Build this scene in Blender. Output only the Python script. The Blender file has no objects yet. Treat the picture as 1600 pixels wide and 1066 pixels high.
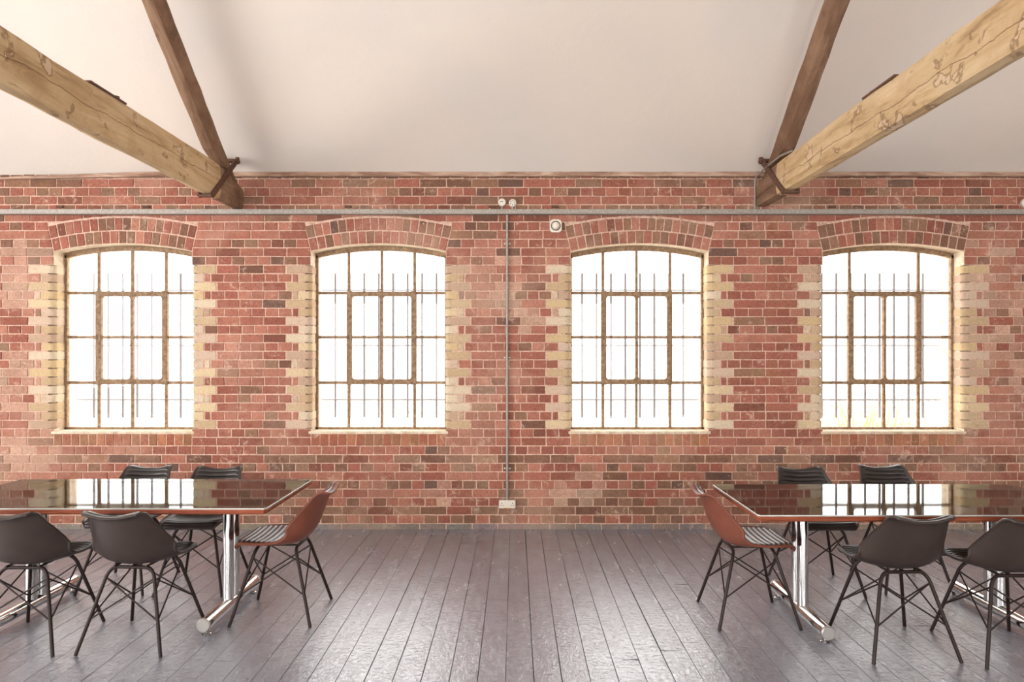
import bpy, math, random
from mathutils import Vector, Matrix, noise
random.seed(7)
C = bpy.context.scene.collection
sc = bpy.context.scene

# ------------------------------------------------------------------ camera, world, lights, exposure
FPX = 1067.0
CAMZ = 1.54
cam = bpy.data.cameras.new('camera'); camo = bpy.data.objects.new('camera', cam); C.objects.link(camo)
camo.location = (0, 0, CAMZ); camo.rotation_euler = (math.pi/2, 0, 0)
cam.sensor_width = 36; cam.lens = FPX/1600*36
cam.shift_x = -5/1600; cam.shift_y = 17/1600
cam.clip_start = 0.05; cam.clip_end = 200
sc.camera = camo
sc.view_settings.view_transform = 'Standard'; sc.view_settings.look = 'None'
sc.view_settings.gamma = 1.0; sc.view_settings.exposure = 0.0
sc.cycles.use_denoising = True
sc.cycles.max_bounces = 8; sc.cycles.diffuse_bounces = 5; sc.cycles.glossy_bounces = 4
sc.cycles.transparent_max_bounces = 16
sc.cycles.sample_clamp_indirect = 8

YW, REV, YOUT = 5.93, 0.16, 6.25           # inner wall face, window set-back, outer wall face
YF = YW + REV
YB = -4.0                                   # rear wall (behind the camera)
XL, XR = -7.2, 7.2
ZTOP = 3.078; SLOPE = 0.815
YR = (YW + YB)/2; ZR = ZTOP + SLOPE*(YW - YR)
WINS = [(-4.01, -2.81), (-1.775, -0.603), (0.483, 1.678), (2.672, 3.90)]
WZ0, WSPR, WCR = 0.847, 2.415, 2.483
SKY = 8.0; REAR = 50.0; GABLE = 190.0

w = bpy.data.worlds.new('overcast_sky'); sc.world = w; w.use_nodes = True
nt = w.node_tree; bg = nt.nodes['Background']
bg.inputs[0].default_value = (1.0, 0.99, 0.975, 1); bg.inputs[1].default_value = SKY

def area(name, loc, rot, sx, sy, power, col=(1, 1, 1), portal=False):
    l = bpy.data.lights.new(name, 'AREA'); l.shape = 'RECTANGLE'; l.size = sx; l.size_y = sy
    l.energy = power; l.color = col
    o = bpy.data.objects.new(name, l); C.objects.link(o); o.location = loc; o.rotation_euler = rot
    if portal: l.cycles.is_portal = True
    return o
for (a, b) in WINS:                          # daylight portals in the four window openings
    area('window_portal', ((a+b)/2, YOUT+0.01, (WZ0+WCR)/2), (-math.pi/2, 0, 0), b-a+.02, WCR-WZ0+.02, 1, portal=True)
REARW = [(-5.2, -3.6), (-2.4, -0.8), (0.8, 2.4), (3.6, 5.2)]
for (a, b) in REARW:                         # daylight through the windows of the rear wall
    area('rear_window_daylight', ((a+b)/2, YB-0.28, 1.75), (math.pi/2, 0, 0), b-a, 1.9, REAR, (.97, .98, 1))
GW = (-2.9, 3.2, 0.9, 3.3)                   # large window in the left gable wall
area('gable_window_daylight', (XL-0.28, (GW[0]+GW[1])/2, (GW[2]+GW[3])/2), (math.pi/2, 0, -math.pi/2), GW[1]-GW[0], GW[3]-GW[2], GABLE, (.97, .98, 1))

# ------------------------------------------------------------------ helpers
def srgb(r, g, b):
    f = lambda c: (c/255/12.92) if c/255 <= .04045 else ((c/255+.055)/1.055)**2.4
    return (f(r), f(g), f(b), 1)

class MB:
    def __init__(s): s.v = []; s.f = []; s.m = []; s.c = []
    def add(s, vs, fs, mat=0, col=(1, 1, 1, 1)):
        o = len(s.v); s.v += [tuple(p) for p in vs]
        for f in fs:
            s.f.append(tuple(i+o for i in f)); s.m.append(mat); s.c.append(col)
    def box(s, a, b, mat=0, bev=0.0, col=(1, 1, 1, 1), M=None):
        (x0, y0, z0), (x1, y1, z1) = a, b
        if bev <= 0:
            vs = [(x0,y0,z0),(x1,y0,z0),(x1,y1,z0),(x0,y1,z0),(x0,y0,z1),(x1,y0,z1),(x1,y1,z1),(x0,y1,z1)]
            fs = [(0,3,2,1),(4,5,6,7),(0,1,5,4),(1,2,6,5),(2,3,7,6),(3,0,4,7)]
        else:
            h = bev; vs = []; idx = {}
            for ix in (0, 1):
                for iy in (0, 1):
                    for iz in (0, 1):
                        X = (x0, x1)[ix]; Y = (y0, y1)[iy]; Z = (z0, z1)[iz]
                        sx, sy, sz = (1-2*ix)*h, (1-2*iy)*h, (1-2*iz)*h
                        idx[ix,iy,iz,0] = len(vs); vs.append((X, Y+sy, Z+sz))
                        idx[ix,iy,iz,1] = len(vs); vs.append((X+sx, Y, Z+sz))
                        idx[ix,iy,iz,2] = len(vs); vs.append((X+sx, Y+sy, Z))
            fs = []
            def q(*k): fs.append(tuple(idx[i] for i in k))
            for i in (0, 1):
                r = lambda *k: q(*(k if i else k[::-1]))
                r((i,0,0,0),(i,1,0,0),(i,1,1,0),(i,0,1,0))
                r((0,i,0,1),(0,i,1,1),(1,i,1,1),(1,i,0,1))
                r((0,0,i,2),(1,0,i,2),(1,1,i,2),(0,1,i,2))
            for i in (0, 1):
                for j in (0, 1):
                    fl = (i+j) % 2
                    def r(*k): q(*(k[::-1] if fl else k))
                    r((i,j,0,0),(i,j,1,0),(i,j,1,1),(i,j,0,1))
                    r((i,0,j,2),(i,1,j,2),(i,1,j,0),(i,0,j,0))
                    r((0,i,j,1),(1,i,j,1),(1,i,j,2),(0,i,j,2))
            for k in range(8):
                i, j, l = k & 1, (k >> 1) & 1, k >> 2
                t = [(i,j,l,0),(i,j,l,1),(i,j,l,2)]
                q(*(t if (i+j+l) % 2 else t[::-1]))
        if M is not None: vs = [M @ Vector(p) for p in vs]
        s.add(vs, fs, mat, col)
    def tube(s, pts, r, n=12, mat=0, caps=True, col=(1, 1, 1, 1)):
        P = [Vector(p) for p in pts]; R = r if isinstance(r, (list, tuple)) else [r]*len(P)
        T = []
        for i in range(len(P)):
            a = P[max(i-1, 0)]; b = P[min(i+1, len(P)-1)]; T.append((b-a).normalized())
        u = T[0].orthogonal().normalized(); vs = []
        for i, p in enumerate(P):
            u = (u - T[i]*u.dot(T[i])).normalized(); v = T[i].cross(u)
            for k in range(n):
                a = 2*math.pi*k/n; vs.append(p + (u*math.cos(a)+v*math.sin(a))*R[i])
        fs = []
        for i in range(len(P)-1):
            for k in range(n):
                k2 = (k+1) % n; fs.append((i*n+k, i*n+k2, (i+1)*n+k2, (i+1)*n+k))
        if caps:
            fs.append(tuple(range(n))[::-1]); fs.append(tuple((len(P)-1)*n+k for k in range(n)))
        s.add(vs, fs, mat, col)
    def lathe(s, prof, M, n=24, mat=0, col=(1, 1, 1, 1)):      # profile of (r, h) about local z
        vs = []; fs = []
        for r, h in prof:
            for k in range(n):
                a = 2*math.pi*k/n; vs.append(M @ Vector((r*math.cos(a), r*math.sin(a), h)))
        for i in range(len(prof)-1):
            for k in range(n):
                k2 = (k+1) % n; fs.append((i*n+k, i*n+k2, (i+1)*n+k2, (i+1)*n+k))
        fs.append(tuple(range(n))[::-1]); fs.append(tuple((len(prof)-1)*n+k for k in range(n)))
        s.add(vs, fs, mat, col)
    def prism(s, poly, y0, y1, mat=0, col=(1, 1, 1, 1), side=None):   # poly of (x,z) extruded along y
        n = len(poly)
        vs = [(x, y0, z) for x, z in poly] + [(x, y1, z) for x, z in poly]
        s.add(vs, [tuple(range(n)), tuple(range(2*n-1, n-1, -1))], mat, col)
        o = len(s.v) - 2*n
        for i in range(n):
            j = (i+1) % n
            s.f.append((o+i, o+n+i, o+n+j, o+j)); s.m.append(mat if side is None else side); s.c.append(col)
    def build(s, name, mats, parent=None, smooth=False, attr=False, fixn=False):
        me = bpy.data.meshes.new(name); me.from_pydata(s.v, [], s.f)
        for m in (mats if isinstance(mats, (list, tuple)) else [mats]): me.materials.append(m)
        me.polygons.foreach_set('material_index', s.m)
        if attr:
            at = me.attributes.new('tint', 'FLOAT_COLOR', 'FACE')
            at.data.foreach_set('color', [x for c in s.c for x in c])
        if fixn:
            import bmesh
            bm = bmesh.new(); bm.from_mesh(me); bmesh.ops.recalc_face_normals(bm, faces=bm.faces[:]); bm.to_mesh(me); bm.free()
        if smooth:
            me.polygons.foreach_set('use_smooth', [True]*len(me.polygons))
            me.set_sharp_from_angle(angle=math.radians(38))
        me.update()
        o = bpy.data.objects.new(name, me); C.objects.link(o)
        if parent is not None: o.parent = parent
        return o

def tag(o, label=None, cat=None, group=None, kind=None):
    if label: o['label'] = label
    if cat: o['category'] = cat
    if group: o['group'] = group
    if kind: o['kind'] = kind
    return o
def empty(name, loc=(0, 0, 0), rz=0):
    o = bpy.data.objects.new(name, None); C.objects.link(o); o.location = loc; o.rotation_euler = (0, 0, rz)
    o.empty_display_size = .1
    return o
def struct(o): o['kind'] = 'structure'; return o

# ------------------------------------------------------------------ materials
def mat(name, base=(.8, .8, .8, 1), rough=.5, metal=0.0, spec=.5, coat=0.0):
    m = bpy.data.materials.new(name); m.use_nodes = True
    p = m.node_tree.nodes['Principled BSDF']
    p.inputs['Base Color'].default_value = base; p.inputs['Roughness'].default_value = rough
    p.inputs['Metallic'].default_value = metal; p.inputs['Specular IOR Level'].default_value = spec
    p.inputs['Coat Weight'].default_value = coat; p.inputs['Coat Roughness'].default_value = .06
    return m, m.node_tree, p
def N(nt, t, **k):
    n = nt.nodes.new(t)
    for a, b in k.items(): setattr(n, a, b)
    return n
def L(nt, a, b): nt.links.new(a, b)
def coords(nt, scale=(1, 1, 1), world=True, kind='Object'):
    mp = N(nt, 'ShaderNodeMapping'); mp.inputs['Scale'].default_value = scale
    if world:
        g = N(nt, 'ShaderNodeNewGeometry'); L(nt, g.outputs['Position'], mp.inputs['Vector'])
    else:
        g = N(nt, 'ShaderNodeTexCoord'); L(nt, g.outputs[kind], mp.inputs['Vector'])
    return mp.outputs['Vector']
def noi(nt, vec, scale, detail=4, rough=.55, dist=0):
    n = N(nt, 'ShaderNodeTexNoise'); n.inputs['Scale'].default_value = scale; n.inputs['Detail'].default_value = detail
    n.inputs['Roughness'].default_value = rough; n.inputs['Distortion'].default_value = dist
    L(nt, vec, n.inputs['Vector']); return n.outputs['Fac']
def ramp(nt, fac, stops):
    r = N(nt, 'ShaderNodeValToRGB'); e = r.color_ramp.elements
    while len(e) < len(stops): e.new(.5)
    for i, (p, c) in enumerate(stops):
        e[i].position = p; e[i].color = c if len(c) == 4 else (*c, 1)
    L(nt, fac, r.inputs['Fac']); return r.outputs['Color']
def g(v): return (v, v, v, 1)
def mix(nt, fac, a, b, mode='MIX'):
    m = N(nt, 'ShaderNodeMix', data_type='RGBA', blend_type=mode)
    for s, v in ((m.inputs[0], fac), (m.inputs[6], a), (m.inputs[7], b)):
        if isinstance(v, (int, float, tuple)): s.default_value = v
        else: L(nt, v, s)
    return m.outputs[2]
def bump(nt, p, h, strength=.3, dist=.01):
    b = N(nt, 'ShaderNodeBump'); b.inputs['Strength'].default_value = strength; b.inputs['Distance'].default_value = dist
    L(nt, h, b.inputs['Height']); L(nt, b.outputs[0], p.inputs['Normal']); return b
def attr(nt): return N(nt, 'ShaderNodeAttribute', attribute_name='tint').outputs['Color']

# painted/aged bricks, colour per brick carried by the mesh
BR, t, p = mat('red_brick', rough=.9, spec=.25)
v = coords(t)
c = mix(t, 1.0, attr(t), ramp(t, noi(t, v, 55, 5, .65), [(.25, g(.58)), (.5, g(1)), (.78, g(1.32))]), 'MULTIPLY')
c = mix(t, ramp(t, noi(t, v, 6, 4), [(.35, g(0)), (.7, g(.35))]), c, srgb(120, 84, 66))
c = mix(t, ramp(t, noi(t, v, 8, 9, .78, .4), [(.57, g(0)), (.68, g(.8))]), c, srgb(218, 186, 166))
c = mix(t, ramp(t, noi(t, v, 1.3, 6, .7, .3), [(.48, g(0)), (.72, g(.45))]), c, srgb(206, 168, 146))
c = mix(t, ramp(t, noi(t, v, 3.2, 7, .75, .2), [(.56, g(0)), (.74, g(.5))]), c, srgb(160, 122, 80))
c = mix(t, ramp(t, noi(t, v, 42, 3, .5), [(.72, g(0)), (.76, g(.9))]), c, srgb(235, 215, 195))
L(t, c, p.inputs['Base Color']); bump(t, p, noi(t, v, 90, 5, .7), .55, .006)
MO, t, p = mat('lime_mortar', rough=.95, spec=.15)
c = ramp(t, noi(t, v := coords(t), 30, 5, .7), [(.3, srgb(172, 132, 114)), (.5, srgb(212, 178, 158)), (.75, srgb(232, 206, 188))])
L(t, c, p.inputs['Base Color']); bump(t, p, noi(t, v, 120, 4), .5, .005)
CR, t, p = mat('cream_brick', rough=.85, spec=.25)
v = coords(t)
c = mix(t, 1.0, attr(t), ramp(t, noi(t, v, 60, 5, .65), [(.25, g(.8)), (.55, g(1)), (.8, g(1.12))]), 'MULTIPLY')
c = mix(t, ramp(t, noi(t, v, 11, 6, .7), [(.56, g(0)), (.72, g(.5))]), c, srgb(168, 120, 96))
L(t, c, p.inputs['Base Color']); bump(t, p, noi(t, v, 80, 5, .7), .45, .006)
RP, t, p = mat('reveal_plaster', rough=.9, spec=.2)
v = coords(t)
L(t, ramp(t, noi(t, v, 14, 6, .7), [(.3, srgb(180, 154, 126)), (.5, srgb(216, 198, 174)), (.7, srgb(234, 222, 204))]), p.inputs['Base Color'])
bump(t, p, noi(t, v, 50, 5), .6, .008)
PL, t, p = mat('ceiling_plaster', rough=.95, spec=.1)
v = coords(t)
c = mix(t, ramp(t, noi(t, v, 1.1, 4, .5, .3), [(.3, g(0)), (.7, g(1))]), srgb(232, 220, 208), srgb(222, 214, 206))
c = mix(t, ramp(t, noi(t, v, 35, 5, .7), [(.66, g(0)), (.75, g(.25))]), c, srgb(180, 150, 120))
L(t, c, p.inputs['Base Color']); bump(t, p, noi(t, v, 7, 5, .6), .25, .02)
WP, t, p = mat('white_painted_wall', srgb(228, 220, 210), .85, spec=.2)
bump(t, p, noi(t, coords(t), 12, 4), .2, .01)

FL, t, p = mat('grey_floor_paint', rough=.35, spec=.9)
p.inputs['Coat Weight'].default_value = .6; p.inputs['Coat Roughness'].default_value = .2; p.inputs['Coat IOR'].default_value = 1.6
v = coords(t, (1, .28, 1)); v2 = coords(t)
c = mix(t, 1.0, attr(t), ramp(t, noi(t, v, 14, 6, .65), [(.3, g(.86)), (.55, g(1)), (.8, g(1.12))]), 'MULTIPLY')
c = mix(t, ramp(t, noi(t, v2, 5, 9, .75, .5), [(.60, g(0)), (.68, g(.22))]), c, srgb(122, 110, 106))
c = mix(t, ramp(t, noi(t, v, 26, 6, .7, .6), [(.60, g(0)), (.80, g(.22))]), c, srgb(186, 182, 182))
L(t, c, p.inputs['Base Color'])
L(t, ramp(t, noi(t, v, 7, 6, .6), [(.3, g(.12)), (.7, g(.32))]), p.inputs['Roughness'])
h = mix(t, .5, noi(t, v, 16, 6, .6, .6), noi(t, v2, 38, 4, .6, 1.6))
_b = bump(t, p, h, .5, .012); L(t, _b.outputs[0], p.inputs['Coat Normal'])
GAP, _, _ = mat('board_gap_dark', srgb(52, 44, 42), .9)

def wood(name, cols, scale, rough=.8, lime=.0):
    m, t, p = mat(name, rough=rough, spec=.25)
    v = coords(t, scale); v2 = coords(t)
    c = ramp(t, noi(t, v, 9, 8, .68, .8), [(.28, cols[0]), (.48, cols[1]), (.72, cols[2])])
    c = mix(t, ramp(t, noi(t, v, 24, 4, .6, .5), [(.60, g(0)), (.70, g(.55))]), c, cols[0])
    c = mix(t, ramp(t, noi(t, v2, 2.6, 5, .6, .4), [(.50, g(0)), (.68, g(.65))]), c, cols[3])
    if lime:
        nz = noi(t, v2, 5.5, 5, .55, .3)
        c = mix(t, ramp(t, nz, [(.60, g(0)), (.63, g(.55)), (.645, g(.6)), (.665, g(0))]), c, srgb(112, 76, 50))
        c = mix(t, ramp(t, nz, [(.645, g(0)), (.66, g(lime))]), c, srgb(214, 190, 164))
        sx = N(t, 'ShaderNodeSeparateXYZ'); L(t, v2, sx.inputs[0])
        n1 = noi(t, coords(t, (0, 1, 0)), 2.5, 5, .6)
        a1 = N(t, 'ShaderNodeMath', operation='MULTIPLY_ADD'); L(t, n1, a1.inputs[0]); a1.inputs[1].default_value = .09; L(t, sx.outputs[2], a1.inputs[2])
        a2 = N(t, 'ShaderNodeMath', operation='SUBTRACT'); L(t, a1.outputs[0], a2.inputs[0]); a2.inputs[1].default_value = 2.955
        a3 = N(t, 'ShaderNodeMath', operation='ABSOLUTE'); L(t, a2.outputs[0], a3.inputs[0])
        c = mix(t, ramp(t, a3.outputs[0], [(.0, g(.9)), (.0022, g(.9)), (.0034, g(0))]), c, srgb(84, 56, 38))
    L(t, c, p.inputs['Base Color'])
    bump(t, p, noi(t, v, 30, 7, .7, .5), .6, .012)
    return m
BEAM = wood('pale_pine_beam', [srgb(148, 116, 82), srgb(200, 172, 132), srgb(220, 196, 160), srgb(184, 150, 108)], (1, .16, 1), lime=.6)
BEAMD = wood('brown_beam_end', [srgb(92, 68, 52), srgb(142, 114, 92), srgb(172, 144, 120), srgb(118, 90, 70)], (1, .2, 1))
RAFT = wood('brown_rafter_wood', [srgb(86, 60, 44), srgb(132, 102, 80), srgb(166, 134, 108), srgb(112, 82, 62)], (1, .16, .16))
PLATE = wood('flaking_wall_plate', [srgb(104, 74, 58), srgb(176, 142, 122), srgb(222, 200, 180), srgb(128, 92, 74)], (.25, 1, 2))
TABW = wood('walnut_tabletop', [srgb(86, 64, 58), srgb(112, 86, 78), srgb(140, 114, 106), srgb(98, 72, 64)], (.25, 1, 1), .5)
EDGE = wood('mahogany_edge', [srgb(96, 44, 28), srgb(142, 72, 46), srgb(168, 92, 60), srgb(120, 58, 38)], (.2, 1, 3), .35)
IRON, t, p = mat('rusty_iron', rough=.75, metal=.2)
L(t, ramp(t, noi(t, coords(t), 60, 5, .7), [(.3, srgb(74, 52, 42)), (.7, srgb(120, 84, 66))]), p.inputs['Base Color'])
GALV, t, p = mat('galvanised_steel', rough=.5, metal=.25)
L(t, ramp(t, noi(t, coords(t), 70, 4, .7), [(.3, srgb(134, 127, 119)), (.7, srgb(178, 171, 162))]), p.inputs['Base Color'])
CHR, t, p = mat('polished_chrome', srgb(214, 214, 214), .12, 1.0)
L(t, ramp(t, noi(t, coords(t), 25, 4), [(.3, g(.08)), (.7, g(.2))]), p.inputs['Roughness'])
BRU, _, _ = mat('brushed_end_cap', srgb(176, 172, 168), .42, .8)
WHP, _, _ = mat('white_plastic', srgb(226, 216, 202), .4)
GRP, _, _ = mat('grey_plastic', srgb(120, 112, 104), .5)
DKP, _, _ = mat('dark_plastic', srgb(40, 36, 34), .5)
FRM, t, p = mat('painted_steel_frame', rough=.6, spec=.3)
L(t, ramp(t, noi(t, coords(t), 30, 5, .7), [(.3, srgb(104, 78, 56)), (.5, srgb(140, 112, 84)), (.75, srgb(176, 152, 124))]), p.inputs['Base Color'])
BAR, _, _ = mat('grey_bar_steel', srgb(120, 116, 120), .6)
LEGM, t, p = mat('black_leg_steel', srgb(40, 28, 25), .42, .0, .25)

def leather(name, a, b, rough=.42, spec=.5):
    m, t, p = mat(name, rough=rough, spec=spec)
    v = coords(t, world=False)
    L(t, ramp(t, noi(t, v, 7, 5, .6), [(.3, a), (.7, b)]), p.inputs['Base Color'])
    n = N(t, 'ShaderNodeTexVoronoi'); n.inputs['Scale'].default_value = 260; L(t, v, n.inputs['Vector'])
    bump(t, p, n.outputs['Distance'], .12, .002)
    return m
BLK = leather('dark_brown_leather', srgb(50, 40, 36), srgb(62, 49, 43), .42)
BLKI = leather('black_ribbed_leather', srgb(34, 28, 27), srgb(48, 40, 37), .34)
TAN = leather('tan_red_leather', srgb(112, 62, 46), srgb(128, 72, 55), .5, .35)
TANI = leather('oxblood_ribbed_leather', srgb(60, 34, 28), srgb(80, 46, 37), .36)

GLS = bpy.data.materials.new('clear_glass'); GLS.use_nodes = True; t = GLS.node_tree; t.nodes.clear()
out = N(t, 'ShaderNodeOutputMaterial'); ms = N(t, 'ShaderNodeMixShader'); tr = N(t, 'ShaderNodeBsdfTransparent'); gl = N(t, 'ShaderNodeBsdfGlossy')
gl.inputs['Roughness'].default_value = .015; fr = N(t, 'ShaderNodeFresnel'); fr.inputs['IOR'].default_value = 1.5
tr.inputs['Color'].default_value = (.97, .985, .98, 1)
L(t, fr.outputs[0], ms.inputs[0]); L(t, tr.outputs[0], ms.inputs[1]); L(t, gl.outputs[0], ms.inputs[2]); L(t, ms.outputs[0], out.inputs[0])

# ------------------------------------------------------------------ the window wall, brick by brick
H = .0749; Z0 = .0478; JT = .0095; RING = .106
def arc_R(hw, rise): return (hw*hw + rise*rise)/(2*rise)
def joint(k): return Z0 + H*k
W = []
for a, b in WINS:
    hw = (b-a)/2; R = arc_R(hw, WCR-WSPR); zc = WCR - R; th = math.asin(hw/R)
    W.append(dict(a=a, b=b, x=(a+b)/2, hw=hw, R=R, zc=zc, th=th, Ro=R+2*RING+.018))
def arc_z(wd, x, R): 
    d = x - wd['x']; return wd['zc'] + math.sqrt(max(R*R - d*d, 0))

REDS = [srgb(158, 98, 82), srgb(166, 104, 88), srgb(172, 112, 94), srgb(150, 90, 75), srgb(160, 98, 84), srgb(176, 118, 100), srgb(154, 94, 80)]
BROWNS = [srgb(142, 110, 90), srgb(134, 98, 80), srgb(150, 112, 90), srgb(128, 94, 76)]
DARKS = [srgb(118, 84, 70), srgb(108, 82, 72), srgb(128, 80, 66)]
CREAMS = [srgb(212, 190, 154), srgb(204, 178, 138), srgb(196, 172, 140), srgb(212, 194, 168), srgb(192, 166, 132), srgb(204, 180, 158), srgb(188, 160, 136)]
def lerp(a, b, f): return tuple(a[i]*(1-f)+b[i]*f for i in range(3)) + (1,)
ROWB = {0: .45, 1: .75, 2: .55, 3: .25, 4: .5, 7: .8, 39: .2, 40: .8, 36: .5, 6: .3}
PALE = [(-.05, 2.02, .18), (.08, 1.80, .16), (-.08, 2.37, .10), (.55, .32, .2), (-4.3, 2.2, .3), (-4.35, 1.3, .3), (-.62, .3, .1), (4.35, 2.1, .35), (4.4, 1.5, .3), (-4.2, .75, .25), (3.9, 2.3, .2)]
def brick_col(x, z, k):
    pb = ROWB.get(k, .05) + .28*max(0, noise.noise(Vector((x*.8, 3.1, z*1.3))))
    if z > 2.3: pb += .12
    r = random.random()
    if r < pb: c = random.choice(BROWNS if random.random() < .72 else DARKS)
    elif r < pb+.03: c = random.choice(DARKS)
    else: c = random.choice(REDS)
    c = lerp(c, srgb(222, 190, 166), max(0, noise.noise(Vector((x*1.7, 9.2, z*1.7)))-.15)*.5)
    for px, pz, pr in PALE:
        d = math.hypot(x-px, z-pz)
        if d < pr and random.random() < .65: c = lerp(c, srgb(222, 192, 168), .25+.3*random.random())
    f = random.uniform(.9, 1.1)
    return (c[0]*f, c[1]*f, c[2]*f, 1)

wall = MB()
def brick(poly, col, m=1, proud=None):
    """front polygon (x,z), counter-clockwise; chamfered edge, sides run back into the mortar"""
    pr = random.uniform(-.0025, .0025) if proud is None else proud
    cx = sum(p[0] for p in poly)/len(poly); cz = sum(p[1] for p in poly)/len(poly)
    P = [(x+random.uniform(-.002, .002), z+random.uniform(-.0019, .0019)) for x, z in poly]
    n = len(P); e = .0028
    def ins(p):
        dx, dz = cx-p[0], cz-p[1]; 
        return (p[0]+max(-e, min(e, dx*.5)), p[1]+max(-e, min(e, dz*.5)))
    vs = [(*(q := ins(p)), 0) for p in P]
    tl = random.uniform(-.0012, .0012)
    V = [(x, YW+pr+tl*(x-cx)*8, z) for x, z, _ in vs] + [(x, YW+pr+.0025, z) for x, z in P] + [(x, YW+.014, z) for x, z in P]
    F = [tuple(range(n))]
    for i in range(n):
        j = (i+1) % n
        F += [(i, n+i, n+j, j), (n+i, 2*n+i, 2*n+j, n+j)]
    wall.add(V, F, m, col)

def quoin(wd, side, z0, z1, q, ret, col):
    """cream brick with a rounded outer corner that turns into the window reveal"""
    s = side; xe = (wd['b'] if s > 0 else wd['a']) - s*.006; q += .006; r = .05
    pts = [(xe+s*q, YW), (xe+s*(r+.001), YW)]
    for i in range(1, 6):
        a = i/6*math.pi/2; pts.append((xe+s*(r-r*math.sin(a)), YW+r-r*math.cos(a)))
    pts += [(xe, YW+r), (xe, YW+ret), (xe+s*.02, YW+ret), (xe+s*.02, YW+.06), (xe+s*.06, YW+.02), (xe+s*q, YW+.02)]
    if s > 0: pts = pts[::-1]
    n = len(pts); e = .003
    j = random.uniform(-.0015, .0015)
    V = []
    for zz, k in ((z0, 1), (z0+e, 0), (z1-e, 0), (z1, 1)):
        for (x, y) in pts: V.append((x + (s*e*.6 if k else 0), y + j + (e*.6 if k else 0), zz))
    F = [tuple(range(n))[::-1], tuple(range(3*n, 4*n))]
    for l in range(3):
        for i in range(n):
            jn = (i+1) % n; F.append((l*n+i, l*n+jn, (l+1)*n+jn, (l+1)*n+i))
    wall.add(V, F, 2, col)

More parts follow.
